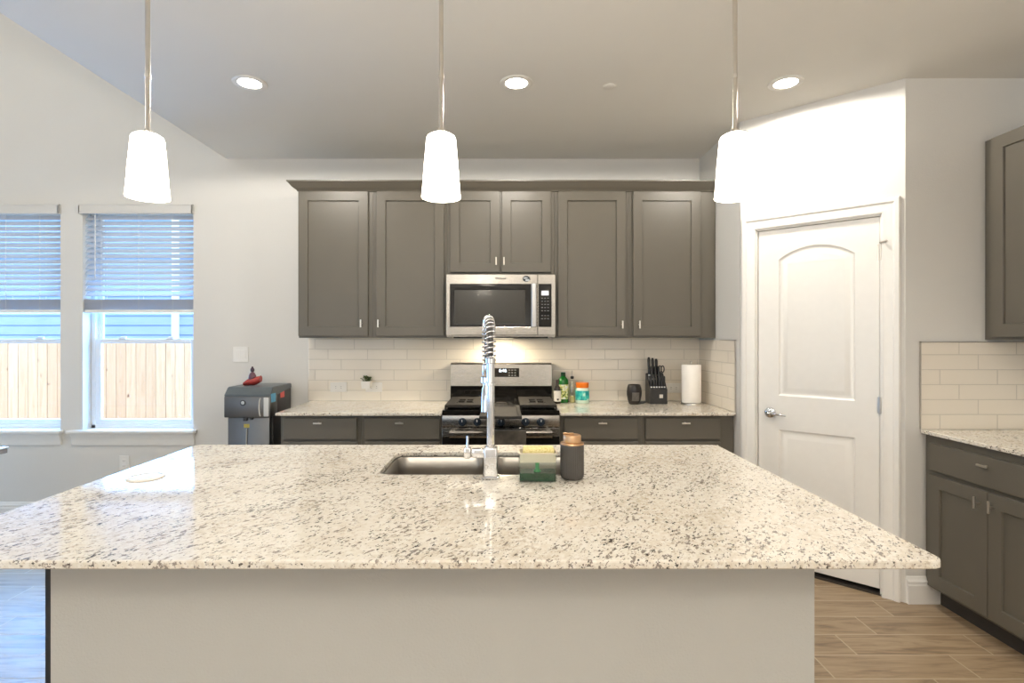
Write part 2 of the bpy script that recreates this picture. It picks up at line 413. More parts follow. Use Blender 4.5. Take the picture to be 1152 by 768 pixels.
# windows
def window(n, x0, x1):
    y0, y1 = YB+.085, YB+.145
    e = bpy.data.objects.new('window_%d' % n, None); C.objects.link(e); e['kind'] = 'structure'
    z0, z1 = WZ; zm = 1.365
    b = nb()
    for a0, a1 in ((x0, x0+.032), (x1-.032, x1)): box(b, a0, a1, y0, y1, z0, z1, .003)
    box(b, x0, x1, y0, y1, z0, z0+.032, .003); box(b, x0, x1, y0, y1, z1-.032, z1, .003)
    obj('window_frame', b, M['vinyl'], e)
    def sash(s0, s1, ya, yb_, nm, fr=.042):
        b = nb(); xa, xb = x0+.03, x1-.03
        box(b, xa, xa+fr, ya, yb_, s0, s1, .004); box(b, xb-fr, xb, ya, yb_, s0, s1, .004)
        box(b, xa+fr, xb-fr, ya, yb_, s0, s0+fr, .004); box(b, xa+fr, xb-fr, ya, yb_, s1-fr*.8, s1, .004)
        s = obj(nm, b, M['vinyl'], e)
        b = nb(); box(b, xa+fr-.004, xb-fr+.004, (ya+yb_)/2-.002, (ya+yb_)/2+.002, s0+fr-.004, s1-fr*.8+.004)
        obj('glass_pane', b, M['pane'], s)
        return s
    sash(z0+.03, zm+.02, y0+.004, y0+.028, 'lower_sash')
    sash(zm-.012, z1-.03, y0+.032, y0+.056, 'upper_sash', .036)
    for k in (.28, .72):
        b = nb(); xx = x0+(x1-x0)*k
        box(b, xx-.03, xx+.03, y0-.004, y0+.024, zm+.02, zm+.030, .003); tube(b, [(xx-.01,y0+.008,zm+.034),(xx+.035,y0+.004,zm+.036)], .005, 8)
        obj('sash_lock', b, M['vinyl'], e)
    # stool and apron
    b = nb(); box(b, x0+.002, x1-.002, YB-.003, y0+.002, z0-.0195, z0+.0055); box(b, x0-.10, x1+.03, YB-.045, YB-.0005, z0-.02, z0+.006, .006)
    o = struct('window_sill', b, M['trim'], e)
    b = nb()
    ap = [(0,0),(.012,.0),(.016,.02),(.02,.06),(.03,.075),(.03,.088),(0,.088)]
    sweep(b, [(x0-.075, YB), (x1+.012, YB)], [(o_, z0-.022-.088+z_) for o_, z_ in ap])
    struct('apron_trim', b, M['trim'], e)
    return e
window(1, *W1); window(2, *W2)
# subway tile fields
b = nb(); box(b, -1.486, XP-.008, YB-.008, YB-.0005, .914, 1.40); struct('backsplash', b, M['tile_back'])
b = nb(); box(b, XP-.008, XP-.0005, 3.44, YB-.0005, .914, 1.377); struct('backsplash', b, M['tile_side'])
b = nb(); box(b, 2.198, XR, YF-.008, YF-.0005, .914, 1.372); struct('backsplash', b, M['tile_right'])
b = nb(); box(b, 2.194, 2.198, YF-.010, YF-.0005, .914, 1.376); box(b, 2.194, XR, YF-.010, YF-.0005, 1.372, 1.376)
box(b, -1.490, -1.486, YB-.010, YB-.0005, .914, 1.40); box(b, XP-.010, XP-.0005, 3.436, 3.44, .914, 1.381); box(b, XP-.010, XP-.0005, 3.436, YB-.4, 1.377, 1.381)
struct('trim_3', b, M['nickel'])

# ------------------------------------------------------------------ outside
b = nb(); box(b, -14, 6, YB+.3, 16, -.55, -.45); g = struct('ground', b, plain('dry_ground', s2l((150,140,115)), .9, var=.15, scale=3))
t = NT('fence_wood'); co = t.coord(); oi = t.n('ShaderNodeObjectInfo')
ov = t.n('ShaderNodeVectorMath', operation='ADD'); t.l(co, ov.inputs[0]); cb = t.n('ShaderNodeCombineXYZ'); t.l(t.math('MULTIPLY', oi.outputs['Random'], 40), cb.inputs[0]); t.l(cb.outputs[0], ov.inputs[1])
gr = t.noise(t.mapping(ov.outputs[0], scale=(14, 14, .8)), 2.5, 4, .6, .6); kn = t.noise(t.mapping(ov.outputs[0], scale=(1, 1, .6)), 9, 2)
c = t.ramp(gr, [(.3, s2l((205,170,138))), (.6, s2l((228,198,166))), (.8, s2l((214,178,146)))])
c = t.mix(t.math('MULTIPLY', oi.outputs['Random'], .55), c, s2l((196,150,118)))
c = t.mix(t.step(kn, .70, .76), c, s2l((140,96,70)))
t.set(color=c, rough=.7); M['fence'] = t.m
fe = thing('board_fence', 'pale new wooden board fence standing outside the windows', 'fence', (-6.0, 7.6, -.45))
b = nb()
for z in (.25, 1.0, 1.6): box(b, -4.2, 3.0, .0, .06, z, z+.09)
obj('rail', b, M['fence'], fe)
pk = None
x = -4.2; i = 0
while x < 2.95:
    wd = random.choice((.135, .14, .142))
    b = nb(); box(b, x, x+wd-.004, -.020-random.random()*.004, -.001, 0.02, 1.80-random.random()*.012, .002)
    obj('picket', b, M['fence'], fe); x += wd
t = NT('blue_siding'); co = t.coord(); s = t.n('ShaderNodeSeparateXYZ'); t.l(co, s.inputs[0])
t.set(color=t.ramp(t.noise(co, 2, 3), [(.3, s2l((138,164,202))), (.7, s2l((148,172,210)))]), rough=.6); M['siding'] = t.m
M['shingle'] = plain('grey_shingles', s2l((95,92,90)), .9, var=.2, scale=20)
ho = thing('house', 'blue lap-sided house with a white trim board beyond the fence', 'house', (-9.5, 10.6, -.45))
b = nb(); z = 0
while z < 5.6:
    prism(b, [(0,z),(-.022,z),(-.004,z+.2),(0,z+.2)], lambda p, a: (a, p[0], p[1]), -2.5, 6.95); z += .19
box(b, -2.5, 6.95, 0, 4, 0, 5.6); obj('siding', b, M['siding'], ho, smooth=False)
for xx in (2.95,):
    b = nb(); box(b, xx-.02, xx+.13, -.04, .1, 0, 5.6, .003); obj('trim_board', b, M['vinyl'], ho)
b = nb(); prism(b, [(-.5,5.5),(4.4,5.5),(4.4,5.7),(2.0,7.2),(-.5,5.7)], lambda p, a: (a, p[0], p[1]), -3.0, 7.5); obj('roof', b, M['shingle'], ho, smooth=False)
# ------------------------------------------------------------------ kitchen island
IX0, IX1, IY0, IY1 = -1.385, .966, 1.159, 2.41
HOLE = rrect(-.447, .292, 1.888, 2.262, .055)
b = nb(); slab(b, rrect(IX0, IX1, IY0, IY1, .028), .895, .914, .004, [HOLE])
tag(obj('island_countertop', b, M['granite'], angle=14), 'large speckled cream granite slab with sink cut-out on the island', 'countertop')
isl = thing('kitchen_island', 'long island base with plain painted wall facing the room', 'island', (0,0,0))
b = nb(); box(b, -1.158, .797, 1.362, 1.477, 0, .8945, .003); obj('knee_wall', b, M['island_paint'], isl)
b = nb()
box(b, -1.273, -1.253, 1.482, 2.37, 0, .8945, .001); box(b, .777, .797, 1.482, 2.37, 0, .8945, .001)
box(b, -1.253, .777, 1.4775, 1.49, .10, .8945); box(b, -1.253, .777, 1.49, 2.36, .10, .12)
o = obj('cabinet_box', b, plain('dark_end_panel', s2l((34,31,30)), .5, var=.02), isl)
b = nb()
fx = -1.253
for k in range(4):
    panel_slab(b, fx+.004, fx+.5035, .74, .88, 0, .02, [], SHAKER); panel_slab(b, fx+.004, fx+.5035, .12, .73, 0, .02, [rect(fx+.06, fx+.4475, .178, .672)], SHAKER)
    fx += .5075
bmesh.ops.transform(b, matrix=Matrix.Translation((-.476, 2.385, 0)) @ Matrix.Rotation(PI, 4, 'Z'), verts=b.verts)
obj('cabinet_front', b, M['cab'], isl)
b = nb(); box(b, -1.25, .775, 2.30, 2.31, 0, .10); obj('toe_kick', b, M['cab_in'], isl)
# sink: two bowls hung under the slab
sk = thing('kitchen_sink', 'stainless undermount sink with two bowls set in the island', 'sink', (0,0,0))
b = nb()
outer = rrect(-.465, .31, 1.87, 2.28, .06)
bowls = [rrect(-.443, -.072, 1.892, 2.258, .05, 8), rrect(-.040, .288, 1.892, 2.258, .05, 8)]
zt = .8935
O = loop(b, [(p[0],p[1],zt) for p in outer]); tops = [O]
for o_ in bowls:
    L = [loop(b, [(p[0],p[1],z) for p in offset_poly(o_, dd)]) for dd, z in ((0,zt),(.003,zt-.004),(.006,zt-.06),(.010,zt-.165),(.016,zt-.182),(.030,zt-.193),(.045,zt-.196))]
    for a, c in zip(L, L[1:]): bridge(b, a, c)
    b.faces.new(L[-1]); tops.append(L[0])
fill(b, tops, (0,0,1))
obj('bowl', b, M['sinksteel'], sk, angle=50)
for cx in (-.257, .124):
    b = nb(); lathe(b, [(.045,.0),(.045,.003),(.038,.004),(.034,.001),(.0,.001)], 24, (cx, 2.10, zt-.1955), cap1=False); obj('drain', b, M['chrome'], sk)
# faucet
FX, FY = -.043, 1.845
fa = thing('kitchen_faucet', 'tall chrome spring-neck faucet standing behind the soap caddy on the island', 'faucet', (FX, FY, .914))
fa['label'] = 'tall chrome spring-neck faucet beside the island sink'
b = nb(); box(b, -.030, .030, -.026, .026, .0, .006, .002); box(b, -.0235, .0235, -.0215, .0215, .005, .107, .006, 3)
box(b, -.066, -.02, -.014, .014, .070, .101, .005, 2)
obj('body', b, M['chrome'], fa)
b = nb(); box(b, -.092, -.069, -.015, .015, .068, .106, .004, 2); tube(b, [(-.080,0,.104),(-.080,0,.112),(-.0795,-.002,.145)], [.006,.0045,.0040], 10)
obj('lever_handle', b, M['chrome'], fa)
b = nb(); lathe(b, [(.0165,.105),(.0165,.112),(.0135,.114),(.0135,.318),(.016,.319),(.016,.328),(.0135,.330),(.0135,.395),(.0175,.397),(.0175,.412),(.012,.414)], 24); obj('riser', b, M['chrome'], fa)
DIR = Vector((-.11, 1.0)).normalized()
def P(s, z): return Vector((DIR.x*s, DIR.y*s, z))
path = [P(0, .405+.055*i/6) for i in range(6)]
R_ = .087; zc = .460
path += [P(R_-R_*math.cos(PI*i/28), zc+R_*math.sin(PI*i/28)) for i in range(29)]
path += [P(2*R_, zc-.075*i/7) for i in range(1, 8)]
b = nb(); tube(b, path, .0095, 12); obj('hose', b, plain('grey_hose', (.10,.095,.09), .4), fa)
# coil around the hose
Ls = [0.0]
for a, c in zip(path, path[1:]): Ls.append(Ls[-1]+(c-a).length)
side = Vector((DIR.y, -DIR.x, 0))
pts = []; pitch = .0165; N = int(Ls[-1]/pitch*14)
for k in range(N+1):
    s = Ls[-1]*k/N
    i = max(j for j in range(len(Ls)) if Ls[j] <= s+1e-9); i = min(i, len(path)-2)
    f = (s-Ls[i])/(Ls[i+1]-Ls[i]); p = path[i].lerp(path[i+1], f)
    t0 = (path[min(i+1,len(path)-1)]-path[max(i-1,0)]).normalized(); t1 = (path[min(i+2,len(path)-1)]-path[i]).normalized()
    tt = t0.lerp(t1, f).normalized(); nn = tt.cross(side).normalized()
    a = 2*PI*s/pitch
    pts.append(p + (side*math.cos(a)+nn*math.sin(a))*.0165)
b = nb(); tube(b, pts, .0031, 6); obj('spring', b, M['chrome'], fa, angle=80)
b = nb(); e = P(2*R_, 0)
lathe(b, [(.012,.385),(.017,.380),(.017,.330),(.0145,.322),(.0145,.300),(.019,.290),(.021,.215),(.0215,.205),(.018,.202)], 20, (e.x, e.y, 0)); obj('spray_head', b, M['chrome'], fa)
b = nb(); tube(b, [P(.012,.324), P(.10,.324), P(2*R_-.015,.324)], .006, 10)
lathe(b, [(.0205,.312),(.0225,.314),(.0225,.334),(.0205,.336)], 20, (e.x, e.y, 0), False, False); obj('holder_arm', b, M['chrome'], fa)

# soap caddy + sponge + bottle + counter cap
cx, cy = .1165, 1.817
ca = thing('soap_caddy', 'clear plastic soap caddy with green liquid beside the faucet', 'soap dispenser', (cx, cy, .914))
hw, hd_ = .064, .036
b = nb()
lo = rrect(-hw, hw, -hd_, hd_, .010, 5); li = offset_poly(lo, .003)
L = [loop(b, [(p[0],p[1],z) for p in q]) for q, z in ((lo,.0),(lo,.0935),(li,.0935),(li,.004))]
for a, c in zip(L, L[1:]): bridge(b, a, c)
b.faces.new(L[0][::-1]); b.faces.new(L[-1]); obj('tank', b, m_glassy('clear_plastic', (.96,.98,.96), .0, .04), ca)
t = NT('green_soap'); co = t.coord()
t.set(color=t.ramp(t.noise(co, 30, 2), [(.3,(.002,.026,.008)),(.7,(.003,.05,.014))]), rough=.2, spec=.2)
b = nb(); lq = offset_poly(lo, .0036); A_ = loop(b, [(p[0],p[1],.0045) for p in lq]); B_ = loop(b, [(p[0],p[1],.030) for p in lq]); bridge(b, A_, B_); b.faces.new(A_[::-1]); b.faces.new(B_)
obj('liquid_soap', b, t.m, ca)
b = nb(); lathe(b, [(.014,.030),(.010,.034),(.007,.040),(.007,.064),(.012,.066)], 16); obj('pump', b, plain('green_pump', (.03,.26,.08), .3), ca)
b = nb(); A_ = [loop(b, [(p[0],p[1],z) for p in offset_poly(lo, dd)]) for dd, z in ((.0035,.066),(.0035,.094),(-.003,.094),(-.003,.098),(.004,.098),(.006,.086))]
for a, c in zip(A_, A_[1:]): bridge(b, a, c)
b.faces.new(A_[0][::-1]); b.faces.new(A_[-1]); obj('sponge_tray', b, plain('frosted_tray', s2l((214,203,184)), .35, var=.02), ca)
t = NT('yellow_sponge'); co = t.coord(); nz = t.noise(co, 220, 3, .6)
t.set(color=t.ramp(nz, [(.35, s2l((206,184,104))), (.55, s2l((236,224,166)))]), rough=.9); t.bump(nz, .8, .003); M['sponge'] = t.m
sp = tag(obj('sponge', nb(), None), 'yellow sponge lying on the clear soap caddy', 'sponge')
bpy.data.objects.remove(sp)
sp = thing('sponge', 'yellow sponge lying on the clear soap caddy', 'sponge', (cx+.002, cy, 1.0005))
b = nb(); box(b, -.050, .054, -.028, .028, .006, .026, .006, 2); obj('foam', b, M['sponge'], sp)
b = nb(); box(b, -.050, .054, -.028, .028, 0, .0065, .002); obj('scrub_layer', b, plain('scrub_pad', s2l((196,186,60)), .9, var=.3, scale=200, bump=.6), sp)

bt = thing('soap_bottle', 'dark grey ribbed pump bottle with copper top on the island', 'soap bottle', (.2375, 1.835, .914))
bt['label'] = 'dark grey ribbed bottle with copper-coloured top on the island'
b = nb(); nR = 44; seg = nR*4
prof = [(.030,0),(.036,.003),(.0395,.010),(.0405,.020),(.0405,.112),(.0400,.117),(.0385,.119)]
rings = []
for r, z in prof:
    rings.append(loop(b, [((r-(.0009*(1+math.cos(2*PI*i/4)) if .008 < z < .116 else 0))*math.cos(2*PI*i/seg), (r-(.0009*(1+math.cos(2*PI*i/4)) if .008 < z < .116 else 0))*math.sin(2*PI*i/seg), z) for i in range(seg)]))
for a, c in zip(rings, rings[1:]): bridge(b, a, c)
b.faces.new(rings[0][::-1]); b.faces.new(rings[-1])
obj('bottle_body', b, plain('charcoal_ceramic', s2l((74,70,66)), .42, var=.03), bt, angle=60)
M['copper'] = plain('copper_top', s2l((205,165,125)), .3, .75, var=.05)
b = nb(); lathe(b, [(.0395,.1185),(.0405,.1205),(.0395,.1235),(.030,.124)], 40); obj('collar', b, M['copper'], bt)
b = nb(); lathe(b, [(.0300,.124),(.0305,.126),(.0305,.147),(.029,.150),(.0,.151)], 36, cap1=False); box(b, -.012, .006, -.006, .006, .150, .157, .002); tube(b, [(-.01,0,.1535),(-.03,.01,.153)], .003, 8); obj('pump_cap', b, M['copper'], bt)

kp = thing('counter_plate', 'flat round white cap lying flush in the island granite', 'outlet cover', (-1.237, 1.846, .9142))
b = nb(); lathe(b, [(.058,0),(.058,.004),(.054,.0062),(.050,.0060),(.048,.0024)], 48); obj('rim', b, M['white'], kp)
b = nb(); lathe(b, [(.0465,.0),(.0465,.0030),(.044,.0036)], 48); obj('cover', b, plain('white_cap_plate', s2l((222,219,212)), .2, var=.01), kp)

# ------------------------------------------------------------------ cabinets
def pull(name, parent, x, y, z, vertical=True, ln=.055):    # T-shaped bar pull on one post; front at y
    b = nb(); h = ln/2
    if vertical: box(b, x-.005, x+.005, y-.030, y-.021, z-h, z+h, .0015)
    else: box(b, x-h, x+h, y-.030, y-.021, z-.005, z+.005, .0015)
    tube(b, [(x, y-.022, z), (x, y, z)], .0045, 10)
    return obj(name, b, M['nickel'], parent)
def shaker_door(name, parent, x0, x1, z0, z1, yf, fr=.064, handle=None):
    b = nb(); panel_slab(b, x0, x1, z0, z1, yf, yf+.0195, [rect(x0+fr, x1-fr, z0+fr, z1-fr)], SHAKER)
    o = obj(name, b, M['cab'], parent, angle=25)
    if handle: pull('handle', o, handle[0], yf, handle[1])
    return o
def carcass(parent, x0, x1, y0, y1, z0, z1):
    b = nb(); box(b, x0, x1, y0, y1, z0, z1, .001); return obj('cabinet_box', b, M['cab'], parent)
UZ0, UZ1 = 1.394, 2.43; UD = 3.75
def upper(x0, x1, z0, doors, label, hz):
    t_ = thing('wall_cabinet', label, 'cabinet', (0, YB-.001, 0), 0, None)
    yf = UD-YB
    carcass(t_, x0+.0005, x1-.0005, yf+.02, -.0085 if z0 < 1.5 else 0, z0, UZ1)
    for a, c, hx_ in doors: shaker_door('door', t_, a, c, z0+.014, 2.424, yf, handle=(hx_, hz))
    return t_
upper(-1.444, -.922, UZ0, [(-1.441, -.951, -.995)], 'grey wall cabinet at the end nearest the window', 1.495)
upper(-.922, -.392, UZ0, [(-.893, -.416, -.874)], 'grey wall cabinet between the window-end cabinet and the microwave', 1.495)
upper(-.392, .362, 1.842, [(-.373, -.0235, -.049), (-.010, .338, .006)], 'short grey two-door wall cabinet above the microwave', 1.931)
upper(.362, .890, UZ0, [(.387, .864, .835)], 'grey single-door wall cabinet just beside the microwave, toward the pantry', 1.487)
cb_ = upper(.890, 1.500, UZ0, [(.915, 1.389, .955)], 'grey wall cabinet against the pantry wall with wide filler stile', 1.487)
CROWN = [(0,2.4265),(.006,2.4265),(.010,2.434),(.018,2.440),(.034,2.452),(.052,2.474),(.058,2.479),(.062,2.482),(.062,2.490),(0,2.490)]
b = nb(); sweep(b, [(-1.444, YB-.002), (-1.444, UD+.012), (XP-.001, UD+.012)], [(-o_ if False else o_, z_) for o_, z_ in CROWN])
# path runs toward the room then right: 'right of travel' must point outwards
for v in b.verts: pass
cr = tag(obj('crown_molding', b, M['cab'], angle=25), 'grey crown molding running over the wall cabinets on the range wall', 'molding')

# base cabinets on the range wall
BF = 3.447
def base_back(x0, x1, f0, f1, px_, label):
    t_ = thing('base_cabinet', label, 'cabinet', (0, YB-.001, 0))
    yf = BF-YB
    carcass(t_, x0+.0005, x1-.0005, yf+.02, -.02, .10, .894)
    b = nb(); box(b, x0+.002, x1-.002, yf+.09, yf+.10, 0, .10); obj('toe_kick', b, M['cab_in'], t_)
    b = nb(); panel_slab(b, f0, f1, .738, .876, yf, yf+.0195, [], SHAKER, .003); dr = obj('drawer', b, M['cab'], t_); pull('handle', dr, px_, yf, .846, False)
    shaker_door('door', t_, f0, f1, .115, .722, yf, handle=(f1-.03, .68))
    return t_
base_back(-1.444, -.921, -1.424, -.945, -1.192, 'grey base cabinet beside the water dispenser')
base_back(-.921, -.396, -.896, -.410, -.667, 'grey base cabinet between the range and the water-dispenser-end cabinet')
base_back(.366, .902, .396, .873, .640, 'grey base cabinet on the pantry side touching the range')
base_back(.902, 1.500, .922, 1.405, 1.174, 'grey base cabinet in the corner against the pantry wall')
b = nb(); slab(b, rrect(-1.462, -.394, 3.42, YB-.0085, .004, 2), .895, .914, .004)
tag(obj('countertop', b, M['granite'], angle=14), 'speckled granite countertop under the small white planter', 'countertop')
b = nb(); slab(b, rrect(.366, XP-.0085, 3.42, YB-.0085, .004, 2), .895, .914, .004)
tag(obj('countertop', b, M['granite'], angle=14), 'speckled granite countertop holding the knife block and paper towel', 'countertop')
# right-hand run, facing the island
RF = 2.208
t_ = thing('base_cabinet', 'grey base cabinet with one wide drawer and two doors at the frame edge', 'cabinet', (XR-.001, YF-.001, 0), -PI/2)
t_['label'] = 'grey two-door base cabinet with one wide drawer by the pantry corner'
yf = -(XR-RF)
carcass(t_, .0, .757, yf+.02, -.001, .10, .894)
b = nb(); box(b, .003, .754, yf+.085, yf+.095, 0, .10); obj('toe_kick', b, M['cab_in'], t_)
b = nb(); panel_slab(b, .044, .713, .713, .853, yf, yf+.0195, [], SHAKER, .003); dr = obj('drawer', b, M['cab'], t_); pull('handle', dr, .378, yf, .812, False)
shaker_door('door', t_, .044, .3765, .118, .692, yf, handle=(.340, .634)); shaker_door('door', t_, .3805, .713, .118, .692, yf, handle=(.412, .634))
b = nb(); slab(b, rrect(RF-.014, XR-.001, YF-.757, YF-.0085, .004, 2), .895, .914, .004)
tag(obj('countertop', b, M['granite'], angle=14), 'speckled granite countertop on the two-door cabinet beside the pantry corner', 'countertop')
t_ = thing('wall_cabinet', 'grey wall cabinet with crown hanging beside the pantry corner', 'cabinet', (XR-.001, YF-.001, 0), -PI/2)
yf = -(XR-2.52)
carcass(t_, .0, .757, yf+.02, -.001, 1.386, UZ1)
shaker_door('door', t_, .056, .376, 1.400, 2.424, yf, handle=(.345, 1.49)); shaker_door('door', t_, .380, .713, 1.400, 2.424, yf, handle=(.411, 1.49))
b = nb(); sweep(b, [(2.531, YF-.002), (2.531, YF-.757)], CROWN); obj('crown', b, M['cab'], t_, angle=25)

# ------------------------------------------------------------------ microwave
mw = thing('microwave', 'stainless over-the-range microwave with black glass door', 'microwave', (-.016, YB-.009, 1.40))
mf = 3.665-(YB-.009)          # local y of the front
b = nb(); box(b, -.3765, .3765, mf+.03, 0, 0, .436, .003); obj('case', b, M['steel_h'], mw)
b = nb(); panel_slab(b, -.3765, .2525, .012, .432, mf, mf+.029, [rect(-.352, .2485, .068, .366)], [(0,0),(.003,.0015),(.004,.003)], .003)
dr = obj('door', b, M['steel_h'], mw, angle=25)
b = nb(); panel_slab(b, -.349, .247, .071, .363, mf+.0005, mf+.0034, [rect(-.320, .170, .090, .325)], [(0,0),(.002,.0012)], .001); o = obj('door_glass', b, M['black_gloss'], dr)
t = NT('microwave_mesh_window'); co = t.coord(); nz = t.noise(co, 900, 2); t.set(color=t.ramp(nz, [(.3,(.026,.024,.019)),(.7,(.05,.046,.038))]), rough=.12, spec=.5)
b = nb(); box(b, -.318, .168, mf+.0008, mf+.002, .092, .323); obj('window', b, t.m, dr)
b = nb()
for zz in (.085, .350): box(b, .2155, .2355, mf-.030, mf+.001, zz-.008, zz+.008, .002)
prism(b, [(.208,.0),(.2435,.0),(.2435,-.006),(.237,-.012),(.215,-.012),(.208,-.006)], lambda p, a: (p[0], mf-.028+p[1], a), .070, .364); obj('handle', b, M['chrome'], dr)
b = nb(); panel_slab(b, .2545, .3765, .012, .432, mf, mf+.029, [rect(.259, .350, .068, .366)], [(0,0),(.002,.0015),(.003,.003)], .003); cp = obj('control_panel', b, M['steel_h'], mw, angle=25)
b = nb(); box(b, .261, .348, mf+.0006, mf+.0026, .070, .364, .0005); obj('key_panel', b, M['black_gloss'], cp)
b = nb(); box(b, .279, .330, mf-.0004, mf+.001, .286, .318); dp = obj('clock_display', b, m_emit('blue_lit_display', (.08,.18,.45), .35), cp)
text('clock_digits', '6:46', .0165, m_emit('pale_digits', (.60,.78,1.0), .55), cp, (.3045, mf-.0008, .302), (PI/2,0,0), .0002)
key = plain('grey_key_print', (.16,.16,.16), .5)
for r in range(7):
    for c_ in range(3):
        xx = .284+c_*.0205; zz = .267-r*.0215-(.012 if r > 4 else 0)
        b = nb(); box(b, xx-.0055, xx+.0055, mf+.0000, mf+.001, zz-.003, zz+.003); obj('key', b, key, cp)
text('brand_lettering', 'Whirlpool', .0180, plain('dark_print', (.08,.075,.07), .5), dr, (-.002, mf-.0006, .402), (PI/2,0,0), .0003, bold=.0007)
b = nb(); pts_ = [(.176+.028*math.cos(a)*(1 if i % 2 else .86), .400+.022*math.sin(a)*(1 if i % 2 else .86)) for i, a in enumerate([2*PI*i/24 for i in range(24)])]
prism(b, pts_, lambda p, a: (p[0], a, p[1]), mf-.0012, mf+.0002); bd = obj('badge', b, plain('dark_badge', s2l((40,48,56)), .3, var=.4, scale=120), dr)
b = nb(); prism(b, [(.152,.402),(.164,.410),(.182,.409),(.186,.404),(.170,.401)], lambda p, a: (p[0], a, p[1]), mf-.0018, mf-.0010)
box(b, .170,.196, mf-.0018, mf-.001, .384, .398); obj('badge_print', b, plain('pale_print', s2l((190,196,200)), .4), bd)
b = nb(); box(b, -.33, .33, mf+.06, -.05, -.008, 0.0, .002); obj('vent_grille', b, M['black'], mw)
b = nb(); box(b, -.09, .09, .17+mf, .25+mf, -.0095, -.0075); obj('lamp_lens', b, m_emit('lit_lens', (1,.85,.6), 3), mw)

# ------------------------------------------------------------------ range
rg = thing('gas_range', 'stainless gas range with five knobs under the microwave', 'stove', (-.0145, YB-.01, 0))
o0 = -(YB-.01); RFY = 3.425+o0
b = nb(); box(b, -.3785, .3785, RFY+.03, -.005, .02, .905, .003); obj('oven_body', b, M['black'], rg)
b = nb(); box(b, -.3775, .3775, RFY, RFY+.05, .823, .897, .004, 2); fp = obj('control_panel', b, M['steel_h'], rg)
for kx in (520, 536.8, 564, 591.3, 608.6):
    X = (kx-566)*3.41/F+.0145
    b = nb(); lathe(b, [(.026,0),(.026,.006),(.022,.008),(.0205,.026),(.018,.029)], 28)
    box(b, -.005, .005, -.021, .021, .026, .036, .002)
    bmesh.ops.transform(b, matrix=Matrix.Translation((X, RFY, .855)) @ Matrix.Rotation(PI/2, 4, 'X'), verts=b.verts)
    k_ = obj('knob', b, plain('dark_blue_knob', s2l((44,54,66)), .25, .3), rg)
    b = nb(); box(b, X-.0015, X+.0015, RFY-.0368, RFY-.0355, .860, .874); obj('knob_mark', b, M['white'], k_)
b = nb(); box(b, -.3775, .3775, RFY+.002, 3.98+o0, .897, .929, .003); obj('cooktop', b, M['black_gloss'], rg)
b = nb()
panel_slab(b, -.3775, .3775, .245, .818, RFY+.002, RFY+.032, [rect(-.31, .31, .33, .745)], [(0,0),(.003,.001),(.006,.003)], .003); dr = obj('oven_door', b, M['steel_h'], rg)
b = nb(); box(b, -.376, .376, RFY-.001, RFY+.003, .30, .762, .0005); obj('oven_window', b, M['black_gloss'], dr)
b = nb(); prism(b, [(0,-.026),(-.012,-.022),(-.017,-.009),(-.017,.009),(-.010,.0185),(0,.0195),(.004,.010),(.004,-.010)], lambda p, a: (a, RFY-.044+p[0], .786+p[1]), -.325, .325)
for xx in (-.31, .31): box(b, xx-.016, xx+.016, RFY-.045, RFY+.003, .774, .800, .003)
obj('handle', b, M['steel_h'], dr)
b = nb(); box(b, -.3775, .3775, RFY+.002, RFY+.03, .06, .238, .003); obj('storage_drawer', b, M['steel_h'], rg)
for xx in (-.33, .33):
    for yy in (RFY+.08, -.08):
        b = nb(); lathe(b, [(.018,0),(.018,.02),(.010,.022)], 12, (xx, yy, 0)); obj('foot', b, M['black'], rg)
b = nb(); box(b, -.3785, .3785, 3.985+o0, -.002, .905, 1.038, .002); obj('backguard_base', b, M['black_gloss'], rg)
b = nb(); prism(b, [(3.975+o0,1.036),(3.985+o0,1.195),(3.992+o0,1.203),(4.0+o0,1.206),(-.002,1.206),(-.002,1.036)], lambda p, a: (a, p[0], p[1]), -.3765, .3765); bgd = obj('backguard', b, M['steel_h'], rg)
b = nb(); box(b, -.118, .134, 3.972+o0, 3.990+o0, 1.103, 1.168, .001); dpn = obj('display_panel', b, M['black_gloss'], bgd)
text('clock_digits', '6:46', .034, m_emit('blue_digits', (.35,.65,1.0), 2.5), dpn, (.012, 3.9715+o0, 1.150), (PI/2,0,0), .0002)
for xx in (-.100, -.080, .060, .082, .104):
    for zz in (1.115, 1.134, 1.154):
        b = nb(); box(b, xx-.006, xx+.006, 3.9712+o0, 3.9722+o0, zz-.003, zz+.003); obj('key', b, key, dpn)
# burners and grates
for bx, by in ((-.25, 3.58), (-.25, 3.86), (.25, 3.58), (.25, 3.86), (0.0, 3.72)):
    b = nb(); lathe(b, [(.050,0),(.050,.006),(.040,.008),(.036,.016),(.010,.018)], 24, (bx, by+o0, .929)); obj('burner', b, M['iron'], rg)
def grate(x0, x1):
    b = nb(); ya, yb_ = 3.475+o0, 3.965+o0; z0, z1 = .940, .957
    for xx in (x0, x1-.012): box(b, xx, xx+.012, ya, yb_, z0, z1, .002)
    for yy in (ya, (ya+yb_)/2-.006, yb_-.012): box(b, x0, x1, yy, yy+.012, z0, z1, .002)
    xm = (x0+x1)/2
    box(b, xm-.006, xm+.006, ya, yb_, z0, z1, .002)
    for yc in (ya+.12, yb_-.12): box(b, x0, x1, yc-.006, yc+.006, z0, z1, .002)
    for xx in (x0+.06, x1-.072):
        for yy in ((ya, ya+.075), (ya+.165, yb_-.165), (yb_-.075, yb_)): box(b, xx, xx+.012, yy[0], yy[1], z0, z1, .002)
    for xx in (x0, x1-.012):
        for yy in (ya, yb_-.012): box(b, xx, xx+.012, yy, yy+.012, .928, z0+.002)
    return obj('grate', b, M['iron'], rg)
grate(-.366, -.125); grate(.125, .366)
b = nb(); ya, yb_ = 3.475+o0, 3.965+o0
